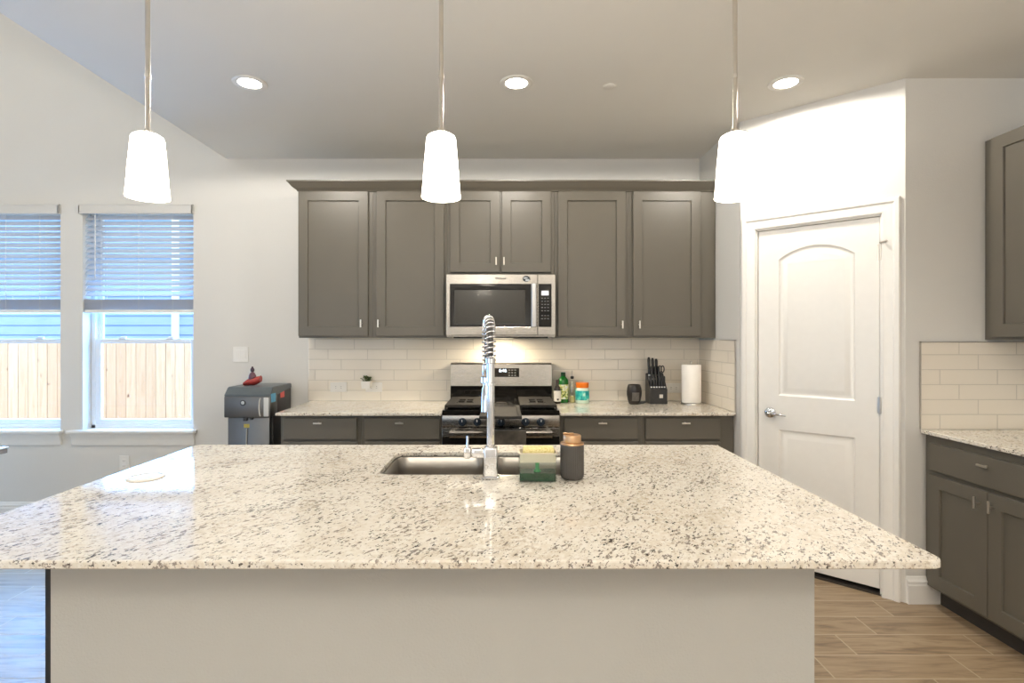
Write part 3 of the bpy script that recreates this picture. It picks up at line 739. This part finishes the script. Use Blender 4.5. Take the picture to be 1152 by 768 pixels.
panel_slab(b, -.120, .120, 0, yb_-ya, 0, .016, [rrect(-.1, .1, .03, yb_-ya-.03, .02, 4)], [(0,0),(.004,.005),(.006,.006)], .003)
bmesh.ops.transform(b, matrix=Matrix.Translation((0, ya, .957)) @ Matrix.Rotation(-PI/2, 4, 'X') @ Matrix.Scale(-1, 4, (0,0,1)), verts=b.verts)
gd = obj('griddle', b, M['iron'], rg)
for xx in (-.11,.098):
    for yy in (ya, yb_-.012): b = nb(); box(b, xx, xx+.012, yy, yy+.012, .928, .945); obj('foot', b, M['iron'], gd)
# solid plates over the outer grates leave open slots in the middle
for gx in (-.2455, .2455):
    b = nb(); x0, x1 = gx-.1195, gx+.1195
    for xa, xb, y0_, y1_ in ((x0, x0+.062, 3.475, 3.965), (x1-.062, x1, 3.475, 3.965), (x0+.062, x1-.062, 3.475, 3.60), (x0+.062, x1-.062, 3.80, 3.965)):
        box(b, xa+.001, xb-.001, y0_+o0+.001, y1_+o0-.001, .950, .9585, .001)
    obj('grate_plate', b, M['iron'], rg)
# towel over the oven handle
t = NT('dark_towel'); co = t.coord(); nz = t.noise(co, 260, 3); bl = t.noise(co, 14, 3)
t.set(color=t.mix(t.ramp(bl, [(.4,(0,0,0)),(.65,(1,1,1))]), s2l((74,68,60)), s2l((96,88,78))), rough=.95, sheen=.3); t.bump(nz, .6, .003)
b = nb(); TW0, TW1 = -.055, .160
prof = [(.010+3.381+o0-.0,.45)]
ytop = RFY-.044
outer = [(ytop-.024,.46),(ytop-.024,.795),(ytop-.018,.808),(ytop-.006,.8125),(ytop+.006,.811),(ytop+.012,.802),(ytop+.013,.52)]
inner = [(ytop+.0095,.52),(ytop+.0085,.800),(ytop+.004,.8068),(ytop-.006,.8085),(ytop-.0155,.805),(ytop-.0205,.794),(ytop-.0205,.46)]
n = 12; rows = []
for i in range(n+1):
    x = TW0+(TW1-TW0)*i/n; wv = .0022*math.sin(i*1.9)
    rows.append(loop(b, [(x, y+(wv if z < .78 and y < ytop else 0), z) for y, z in outer+inner]))
for a, c in zip(rows, rows[1:]): bridge(b, a, c)
b.faces.new(rows[0][::-1]); b.faces.new(rows[-1])
tw = tag(obj('dish_towel', b, t.m, loc=(-.0145, YB-.01, 0)), 'dark grey towel hanging over the oven handle', 'towel')

# ------------------------------------------------------------------ things on the counters
CT = .914
def lthing(name, label, cat, x, y, z=CT, rz=0, group=None): return thing(name, label, cat, (x, y, z), rz, group)
bo = lthing('bottle', 'small dark bottle with white label, nearest the stove', 'bottle', .397, 3.895)
b = nb(); lathe(b, [(.024,0),(.026,.003),(.026,.100),(.022,.118),(.011,.132),(.010,.150)], 28); obj('bottle_body', b, plain('dark_bottle_glass', (.02,.014,.010), .08), bo)
b = nb(); lathe(b, [(.0118,.150),(.0118,.172),(.010,.174)], 20); obj('cap', b, plain('brown_cap', s2l((60,42,32)), .4), bo)
def wrap(r, z0, z1, a0=-PI, a1=0, n=20):
    b = nb(); A1 = [];
    for rr in (r, r+.0006):
        A1.append((loop(b, [(rr*math.cos(a0+(a1-a0)*i/n), rr*math.sin(a0+(a1-a0)*i/n), z0) for i in range(n+1)]), loop(b, [(rr*math.cos(a0+(a1-a0)*i/n), rr*math.sin(a0+(a1-a0)*i/n), z1) for i in range(n+1)])))
    bridge(b, A1[1][0], A1[1][1], False); bridge(b, A1[0][0], A1[0][1], False); bridge(b, A1[0][1], A1[1][1], False); bridge(b, A1[0][0], A1[1][0], False)
    return b
lb = obj('bottle_label', wrap(.0261, .018, .096), plain('white_label', s2l((214,208,198)), .6, var=.05, scale=90), bo)
b = nb(); box(b, -.007, .007, -.0276, -.0262, .026, .040, .001); obj('label_emblem', b, plain('dark_emblem', (.05,.045,.04), .5), lb)

bo = lthing('bottle', 'green bottle with picture label beside the small dark bottle', 'bottle', .447, 3.968)
b = nb(); lathe(b, [(.036,0),(.039,.004),(.039,.155),(.036,.172),(.022,.188),(.016,.196)], 32); obj('bottle_body', b, plain('green_bottle', s2l((12,96,30)), .12, var=.1), bo)
b = nb(); lathe(b, [(.0175,.196),(.0175,.222),(.0155,.224)], 24); obj('cap', b, plain('dark_green_cap', s2l((14,62,26)), .35), bo)
t = NT('picture_label'); co = t.coord(); nz = t.noise(co, 45, 2)
t.set(color=t.ramp(nz, [(.36, s2l((40,90,34))), (.46, s2l((196,200,110))), (.56, s2l((225,228,205))), (.68, s2l((205,220,225)))]), rough=.5)
obj('bottle_label', wrap(.0391, .028, .135), t.m, bo)

bo = lthing('oil_cruet', 'slim clear cruet with dark pourer, between green bottle and orange-lidded jar', 'bottle', .512, 3.955)
b = nb(); lathe(b, [(.019,0),(.020,.003),(.020,.120),(.014,.142),(.009,.155),(.009,.180)], 24); obj('bottle_body', b, m_glassy('clear_glass', (.93,.95,.90), .10), bo)
b = nb(); lathe(b, [(.0185,.003),(.0187,.05),(.0,.05)], 20, cap1=False); obj('oil', b, plain('pale_oil', s2l((205,190,130)), .15), bo)
b = nb(); lathe(b, [(.010,.176),(.013,.180),(.013,.194),(.006,.198)], 20); obj('stopper', b, M['black'], bo)
b = nb(); tube(b, [(0,0,.196),(0,0,.215),(.002,-.004,.236)], .0035, 10); obj('spout', b, M['nickel'], bo)

ja = lthing('jar', 'teal-labelled jar with orange lid on the counter', 'jar', .583, 3.93)
b = nb(); lathe(b, [(.044,0),(.049,.004),(.051,.020),(.051,.095),(.048,.110),(.042,.116)], 36); obj('jar_body', b, plain('milky_plastic', s2l((205,222,205)), .25, var=.03), ja)
t = NT('teal_label'); co = t.coord(); nz = t.noise(t.mapping(co, scale=(1,1,.7)), 32, 2)
t.set(color=t.ramp(nz, [(.42, s2l((22,140,142))), (.56, s2l((60,190,175))), (.66, s2l((190,232,215)))]), rough=.35)
obj('jar_label', wrap(.0511, .026, .094, -PI*1.02, .02, 28), t.m, ja)
b = nb(); lathe(b, [(.046,.114),(.048,.117),(.048,.148),(.045,.152),(.0,.153)], 36, cap1=False); obj('lid', b, plain('orange_lid', s2l((232,120,30)), .3, var=.06), ja)

eg = lthing('countertop_gadget', 'black barrel-shaped holder with grey front panel', 'holder', .952, 3.875)
b = nb(); lathe(b, [(.034,0),(.038,.003),(.046,.03),(.053,.07),(.0535,.09),(.050,.118),(.043,.140),(.040,.142),(.034,.135)], 36); obj('shell', b, plain('black_brown_shell', s2l((30,24,21)), .3, var=.1), eg)
b = nb()
def curvept(x, z):
    r = .0535-(.0195*((.082-z)/.082)**2 if z < .082 else .012*((z-.082)/.06)**2)+.0012
    return (x, -math.sqrt(max(r*r-x*x, 1e-6)), z)
gx = [i/8*.052-.026 for i in range(9)]
rows = [loop(b, [curvept(x_, .026+.062*j/8) for x_ in gx]) for j in range(9)]
for a, c in zip(rows, rows[1:]): bridge(b, a, c, False)
bmesh.ops.solidify(b, geom=b.faces[:], thickness=.001)
obj('front_panel', b, plain('grey_panel', s2l((130,124,118)), .4, var=.15, scale=60), eg)
b = nb(); tube(b, [(.03,-.03,.012),(.055,-.035,.014),(.075,-.03,.018)], [.009,.010,.006], 10); obj('scoop_tab', b, M['black'], eg)

kb = lthing('knife_block', 'black slanted knife block full of knives', 'knife block', 1.128, 3.862)
KW = .0625
b = nb(); prism(b, [(0,0),(.135,0),(.135,.215),(.10,.218),(.018,.112),(0,.108)], lambda p, a: (a, p[0], p[1]), -KW, KW)
bmesh.ops.bevel(b, geom=b.edges[:], offset=.003, segments=2, affect='EDGES'); obj('block', b, plain('black_wood', (.016,.015,.014), .35, var=.2), kb)
b = nb(); box(b, .004, .030, -.0012, .0004, .044, .070, .0004); em = obj('square_badge', b, M['nickel'], kb)
sl = math.atan2(.106, .082)            # tilt of the slanted face
kdir = Vector((0, -.38, .925)).normalized()
def knife(x, s, ln, r, label, group, bolster=True, fin=True):
    base = Vector((1.128+x, 3.862+.018+.082*s, CT+.112+.106*s))
    t_ = thing('knife', label, 'knife', tuple(base), 0, group)
    ax = Vector((0, .12, .99)).normalized()
    b = nb(); q = [ax*(.004+ln*f) for f in (0, .06, .3, .6, .85, 1.0)]; tube(b, q, [r*.85, r, r*.9, r*1.02, r*1.1, r*.7], 10); obj('handle', b, M['black'], t_)
    if bolster:
        b = nb(); tube(b, [ax*(-.004), ax*.006], r*.9, 10); obj('bolster', b, M['nickel'], t_)
    return t_
ordn = ['first', 'second', 'third', 'fourth', 'fifth', 'sixth']
for i in range(6):
    knife(-.048+i*.0192, .08, .078, .0074, '%s steak knife from the window side in the lower row of the block' % ordn[i], 'steak knives in the block')
for i, (x_, ln) in enumerate(((-.045,.150),(-.018,.148),(.009,.146))):
    knife(x_, .86, .118+.006*(2-i), .0105, '%s tall knife from the window side at the back of the block' % ordn[i], 'tall knives in the block')
for i, (x_, s_, ln) in enumerate(((-.030,.60,.095),(-.004,.60,.092),(.020,.62,.090))):
    knife(x_, s_, ln, .0092, '%s medium knife from the window side in the middle row of the block' % ordn[i], 'medium knives in the block')
scs = thing('scissors', 'black-handled kitchen scissors in the knife block', 'scissors', (1.128+.044, 3.862+.018+.082*.8, CT+.112+.106*.8))
for s_ in (-1, 1):
    b = nb(); ring_ = [(s_*.010+.011*math.cos(2*PI*i/18), .006, .052+.024*math.sin(2*PI*i/18)) for i in range(19)]
    tube(b, ring_, .0042, 8); tube(b, [(s_*.004,.004,-.004),(s_*.006,.005,.03)], .005, 8); obj('handle', b, M['black'], scs)

pt = lthing('paper_towel_roll', 'white paper towel roll standing by the pantry wall', 'paper towel', 1.366, 3.872)
b = nb()
R0, R1 = .020, .068
L = [loop(b, [(r*math.cos(2*PI*i/48), r*math.sin(2*PI*i/48), z) for i in range(48)]) for r, z in ((R0,.012),(R1-.002,.012),(R1,.015),(R1,.282),(R1-.002,.285),(R0,.285))]
for a, c in zip(L, L[1:]+L[:1]): bridge(b, a, c)
obj('paper_roll', b, plain('white_paper', s2l((240,236,230)), .9, var=.02, bump=.3, bscale=250), pt)
hl = lthing('paper_towel_holder', 'metal stand holding the paper towel roll', 'paper towel holder', 1.366, 3.872)
b = nb(); lathe(b, [(.078,0),(.078,.006),(.075,.010),(.018,.011)], 40); obj('base', b, M['nickel'], hl)
b = nb(); lathe(b, [(.006,.010),(.006,.300)], 14); ball(b, (0,0,.305), .010,.010,.009, 14, 10); obj('rod', b, M['nickel'], hl)

# wall-mounted planter
pl = thing('wall_planter', 'tiny white square planter with green sprigs on the backsplash', 'planter', (-1.035, YB-.009, 1.012))
b = nb(); prism(b, [(-.030,0),(.030,0),(.036,.054),(-.036,.054)], lambda p, a: (p[0], a, p[1]), -.060, 0)
bmesh.ops.bevel(b, geom=b.edges[:], offset=.003, segments=2, affect='EDGES'); obj('pot', b, M['white'], pl)
b = nb()
for i in range(26):
    x_ = random.uniform(-.036, .036); y_ = random.uniform(-.052, -.010); z_ = .055+random.uniform(0, .038)
    m_ = Matrix.Translation((x_, y_, z_)) @ Euler((random.uniform(-1,1), random.uniform(-1,1), random.uniform(0,6))).to_matrix().to_4x4() @ Matrix.Diagonal((.013, .007, .0025, 1))
    bmesh.ops.create_icosphere(b, subdivisions=1, radius=1, matrix=m_)
    tube(b, [(x_*.5, y_*.6-.012, .05), (x_, y_, z_)], .0012, 5)
obj('leaves', b, plain('leaf_green', s2l((62,78,30)), .5, var=.3, scale=60), pl)

# wall plates
def plate(name, label, loc, rot, wd, ht, kind='outlet', cat='outlet', horizontal=False):
    t_ = thing(name, label, cat, loc); t_.rotation_euler = rot
    b = nb(); panel_slab(b, -wd/2, wd/2, -ht/2, ht/2, -.006, 0, [], SHAKER, .002); obj('plate', b, M['white'], t_)
    if kind == 'outlet':
        for s_ in (-1, 1):
            b = nb(); dx_, dz_ = (s_*.020, 0) if horizontal else (0, s_*.020)
            bw, bh = (.0145,.0165) if horizontal else (.0165,.0145)
            box(b, dx_-bw, dx_+bw, -.0078, -.0055, dz_-bh, dz_+bh, .0015); rc = obj('socket', b, M['white'], t_)
            b = nb()
            for k in (-.006, .006):
                if horizontal: box(b, dx_-.004, dx_+.004, -.0081, -.0077, k-.001, k+.001)
                else: box(b, k-.001, k+.001, -.0081, -.0077, dz_-.004, dz_+.004)
            obj('slots', b, M['black'], rc)
    else:
        for s_ in (-1, 1):
            b = nb(); box(b, s_*.023-.0165, s_*.023+.0165, -.0085, -.0055, -.033, .033, .002); obj('rocker', b, M['white'], t_)
    return t_
plate('outlet', 'white outlet on the backsplash beyond the small planter, toward the window', (-1.255, YB-.0085, 1.018), (0,0,0), .125, .073, horizontal=True)
plate('outlet', 'white outlet on the backsplash behind the small white planter', (-.985, YB-.0085, 1.018), (0,0,0), .125, .073, horizontal=True)
plate('outlet', 'white outlet on the backsplash between knife block and paper towel', (1.30, YB-.0085, 1.012), (0,0,0), .115, .073, horizontal=True)
plate('light_switch', 'white double switch plate above the water dispenser', (-2.005, YB-.0005, 1.268), (0,0,0), .117, .117, 'switch', 'light switch')
plate('outlet', 'white wall outlet below the window sill', (-2.895, YB-.0005, .435), (0,0,0), .073, .117)

# ------------------------------------------------------------------ water dispenser + figurine
wx0, wx1, wy0, wy1 = -1.915, -1.604, 3.665, 4.035
wd_ = thing('water_dispenser', 'grey and black bottom-load water dispenser beside the cabinets', 'water dispenser', ((wx0+wx1)/2, wy0, 0))
hw = (wx1-wx0)/2; dp_ = wy1-wy0
M['disp'] = m_steel('dispenser_steel', (.17,.168,.165), .38, (60, 1, 1))
b = nb(); box(b, -hw, hw, .055, dp_, .02, 1.02, .006, 2); obj('body', b, plain('dispenser_black', s2l((46,43,41)), .42, var=.05), wd_)
b = nb(); box(b, -hw+.012, hw-.008, .018, .056, .03, .846, .008, 2); obj('front_panel', b, M['disp'], wd_)
b = nb(); box(b, -hw-.004, hw+.004, 0, .12, .846, .992, .006, 2); obj('head', b, M['disp'], wd_)
b = nb(); prism(b, [(0,.990),(.0,1.002),(.045,1.048),(.06,1.053),(dp_,1.053),(dp_,1.018),(.1,.990)], lambda p, a: (a, p[0], p[1]), -hw-.003, hw+.003)
bmesh.ops.bevel(b, geom=b.edges[:], offset=.004, segments=2, affect='EDGES'); obj('top_cover', b, plain('slate_plastic', s2l((84,92,96)), .3, var=.04), wd_)
b = nb(); lathe(b, [(.019,0),(.019,.003),(.014,.005),(.013,.003),(.0,.003)], 24, cap1=False); bmesh.ops.transform(b, matrix=Matrix.Translation((-.028, .0, .948)) @ Matrix.Rotation(PI/2, 4, 'X'), verts=b.verts); bu = obj('button', b, M['black'], wd_)
b = nb(); lathe(b, [(.0125,.002),(.0125,.005),(.010,.006)], 20); bmesh.ops.transform(b, matrix=Matrix.Translation((-.028, .0, .948)) @ Matrix.Rotation(PI/2, 4, 'X'), verts=b.verts); obj('button_light', b, plain('pale_button', s2l((190,196,200)), .2), bu)
b = nb(); A1 = [(.094-.022*math.cos(-.9+1.8*i/12)+.012, -.003, .918+.070*math.sin(-1.1+2.2*i/12)) for i in range(13)]
tube(b, A1, .0045, 8); box(b, .112, .150, -.003, .004, .852, .985, .004); obj('grip_trim', b, plain('pale_grip', s2l((206,204,198)), .3, .3), wd_)
b = nb(); box(b, -.032, -.004, .004, .05, .822, .848, .003); lathe(b, [(.010,.800),(.012,.824)], 14, (-.018,.03,0)); box(b, .014, .036, .006, .04, .830, .848, .003); obj('tap', b, M['black'], wd_)
b = nb(); box(b, -.030, .008, .0165, .0185, .775, .800); obj('warning_sticker', b, plain('yellow_print', s2l((176,160,72)), .6, var=.2, scale=200), wd_)
b = nb(); tube(b, [(-.008,.014,.770),(-.010,.012,.70),(-.014,.012,.60),(-.012,.014,.45)], .0045, 8); obj('drip_tube', b, plain('pale_tube', s2l((170,170,165)), .4), wd_)
b = nb(); box(b, hw+.003, hw+.0054, .012, .085, .948, 1.008); obj('blue_sticker', b, plain('blue_sticker', s2l((96,168,205)), .5, var=.1, scale=80), wd_)
b = nb(); box(b, hw-.001, hw+.0012, .175, .245, .962, 1.010); obj('red_sticker', b, plain('red_sticker', s2l((222,96,90)), .5, var=.12, scale=90), wd_)

fg = thing('figurine', 'small red and purple figurine standing on the water dispenser', 'figurine', (-1.805, 3.84, 1.053))
b = nb()
rows = []
for i in range(9):
    f = i/8; x_ = -.058+.118*f
    z0_ = .0 if f < .65 else .022*((f-.65)/.35); zt_ = .040+.030*f-.03*max(0, .25-f)*4*.5; hw_ = .026+.006*math.sin(PI*f)
    rows.append(loop(b, [(x_, hw_*math.cos(a), (z0_+zt_)/2+(zt_-z0_)/2*math.sin(a)) for a in [2*PI*k/16 for k in range(16)]]))
for a, c in zip(rows, rows[1:]): bridge(b, a, c)
b.faces.new(rows[0][::-1]); b.faces.new(rows[-1]); obj('base', b, plain('red_glaze', s2l((158,52,44)), .3, var=.12, scale=60), fg)
b = nb(); lathe(b, [(.024,.040),(.027,.052),(.024,.072),(.016,.088),(.009,.094)], 20); obj('torso', b, plain('purple_brown_glaze', s2l((104,66,78)), .35, var=.15), fg)
b = nb(); ball(b, (0,0,.110), .0145, .0145, .0175); ball(b, (0,0,.128), .007,.007,.008); obj('head', b, plain('dark_head_glaze', s2l((70,54,66)), .35, var=.1), fg)

# ------------------------------------------------------------------ blinds
t = NT('blind_slat'); co = t.coord(); 
t.set(color=s2l((226,228,232)), rough=.45, trans=0.0)
tl = t.n('ShaderNodeBsdfTranslucent'); tl.inputs[0].default_value = (.70,.74,.80,1); mx = t.n('ShaderNodeMixShader'); mx.inputs[0].default_value = .46
t.l(t.p.outputs[0], mx.inputs[1]); t.l(tl.outputs[0], mx.inputs[2]); t.l(mx.outputs[0], t.out.inputs[0])
nz = t.noise(t.mapping(co, scale=(2,40,40)), 4, 2); t.bump(nz, .05, .001)
M['slat'] = t.m
def blind(x0, x1, label):
    bl_ = thing('window_blind', label, 'blind', ((x0+x1)/2, YB+.035, 0))
    hw = (x1-x0)/2-.004; pitch = .0418
    b = nb(); z = 2.318
    while z > 1.70:
        tilt = math.radians(47)
        c_, s_ = math.cos(tilt), math.sin(tilt)
        pr = [(-.025,-.0014),(.0,.0006),(.025,-.0014),(.025,.0010),(0,.0030),(-.025,.0010)]
        prism(b, [(p[0]*c_-p[1]*s_, z+p[0]*s_+p[1]*c_) for p in pr], lambda p, a: (a, p[0], p[1]), -hw, hw)
        z -= pitch
    obj('slats', b, M['slat'], bl_, smooth=False)
    b = nb()
    for k in range(14): box(b, -hw, hw, -.025, .025, 1.612+k*.0058, 1.6155+k*.0058)
    obj('stacked_slats', b, M['slat'], bl_, smooth=False)
    b = nb(); box(b, -hw, hw, -.026, .026, 1.585, 1.610, .003); obj('bottom_rail', b, M['white'], bl_)
    b = nb(); box(b, -hw, hw, -.022, .028, 2.352, 2.398, .002); obj('head_rail', b, M['white'], bl_)
    b = nb()
    for k in (-.68, 0.0, .62):
        for yy in (-.0285, .0285): tube(b, [(hw*k, yy, 2.36), (hw*k, yy, 1.60)], .0012, 6)
    obj('ladder_cords', b, M['white'], bl_)
    b = nb(); box(b, -hw-.02+.0, hw+.012, -.062, -.050, 2.338, 2.412, .003); box(b, -hw-.02, -hw-.008, -.062, -.036, 2.338, 2.412, .002); box(b, hw, hw+.012, -.062, -.036, 2.338, 2.412, .002)
    box(b, -hw-.02, hw+.012, -.065, -.06, 2.400, 2.410, .001); obj('valance', b, plain('valance_vinyl', s2l((212,210,205)), .4, var=.01), bl_)
    b = nb(); tube(b, [(-hw+.09, -.032, 2.35), (-hw+.09, -.034, 1.85)], .0035, 8); obj('tilt_wand', b, M['white'], bl_)
    return bl_
blind(W1[0], W1[1], 'half-raised white slat blind in the window farther from the kitchen cabinets')
blind(W2[0], W2[1], 'half-raised white slat blind in the window nearer the kitchen cabinets')

# ------------------------------------------------------------------ dining table corner
M['table_top'] = plain('pale_table', s2l((226,224,218)), .25, var=.02)
M['table_wood'] = plain('greyish_wood', s2l((150,138,124)), .5, var=.1)
dt = thing('dining_table', 'pale dining table corner in front of the windows', 'table', (-3.75, 2.73, 0))
b = nb(); box(b, -.85, .825, -.43, .43, .742, .752, .003); obj('tabletop', b, M['table_top'], dt)
b = nb(); box(b, -.845, .820, -.425, .425, .716, .7425, .002); obj('top_edge', b, M['table_wood'], dt)
for sx in (-.74, .66):
    for sy in (-.34, .34): b = nb(); box(b, sx-.035, sx+.035, sy-.035, sy+.035, 0, .717, .004); obj('leg', b, M['table_wood'], dt)

# ------------------------------------------------------------------ lights of the room
pend_names = ['white glass pendant lamp nearest the windows, over the island', 'middle white glass pendant lamp over the island sink', 'white glass pendant lamp in front of the pantry corner']
proto = None
for px_, lb_ in zip((166.2, 496.3, 826.8), pend_names):
    X = (px_-566)*1.785/F
    t_ = thing('pendant_lamp', lb_, 'pendant lamp', (X, 1.785, 1.866), 0, 'pendant lamps over the island')
    if proto is None:
        b = nb()
        L = [(.0645,0),(.0655,.002),(.0640,.010),(.0565,.110),(.0500,.185),(.0490,.196),(.0455,.204),(.036,.210),(.012,.2125)]
        lathe(b, L+[], 40, cap0=False, cap1=False)
        lathe(b, [(r-.003, z-.0015 if z > .2 else z) for r, z in L], 40, cap0=False, cap1=False)
        A1 = obj('lamp_shade', b, M['shade'], t_, angle=60)
        b = nb(); lathe(b, [(.013,.208),(.015,.212),(.015,.222),(.009,.228),(.0075,.232),(.0075,CZ-1.866-.02)], 18); s1 = obj('stem', b, M['nickel'], t_)
        b = nb(); lathe(b, [(.0095,.40),(.0095,.412)], 16); obj('stem_joint', b, M['nickel'], s1)
        b = nb(); lathe(b, [(.062,CZ-1.866),(.062,CZ-1.866-.008),(.050,CZ-1.866-.022),(.008,CZ-1.866-.026)], 32); obj('ceiling_canopy', b, M['nickel'], t_)
        proto = t_
    else:
        for ch in list(proto.children):
            c_ = ch.copy(); C.objects.link(c_); c_.parent = t_
            for g_ in ch.children: e_ = g_.copy(); C.objects.link(e_); e_.parent = c_
for px_, lb_ in zip((281, 581, 884), ('recessed ceiling light nearest the windows', 'recessed ceiling light in front of the range, middle of the row', 'recessed ceiling light in front of the pantry door')):
    X = (px_-566)*2.86/F
    t_ = thing('recessed_light', lb_, 'ceiling light', (X, 2.86, CZ), 0, 'recessed lights in the ceiling')
    b = nb(); lathe(b, [(.088,0),(.088,-.004),(.082,-.007),(.060,-.005),(.058,-.002)], 40, cap0=False, cap1=False); obj('trim_ring', b, M['white'], t_)
    b = nb(); lathe(b, [(.0585,-.002),(.0585,-.0035),(.045,-.0042)], 40); obj('diffuser', b, M['led'], t_)
    light('ceiling_spot', 'SPOT', (X, 2.86, CZ-.012), RECESSED_W, SOFT, (0,0,0), spot_size=math.radians(177), spot_blend=.12, shadow_soft_size=.06)
cp_ = thing('ceiling_cover', 'small round painted cover on the ceiling', 'ceiling cover', ((686-566)*2.86/F, 2.80, CZ))
cp_.location.y = 1.363*F/282
cp_.location.x = (686-566)*cp_.location.y/F
b = nb(); lathe(b, [(.036,0),(.036,-.003),(.030,-.006)], 28, cap0=False); obj('cover_plate', b, M['ceiling'], cp_)
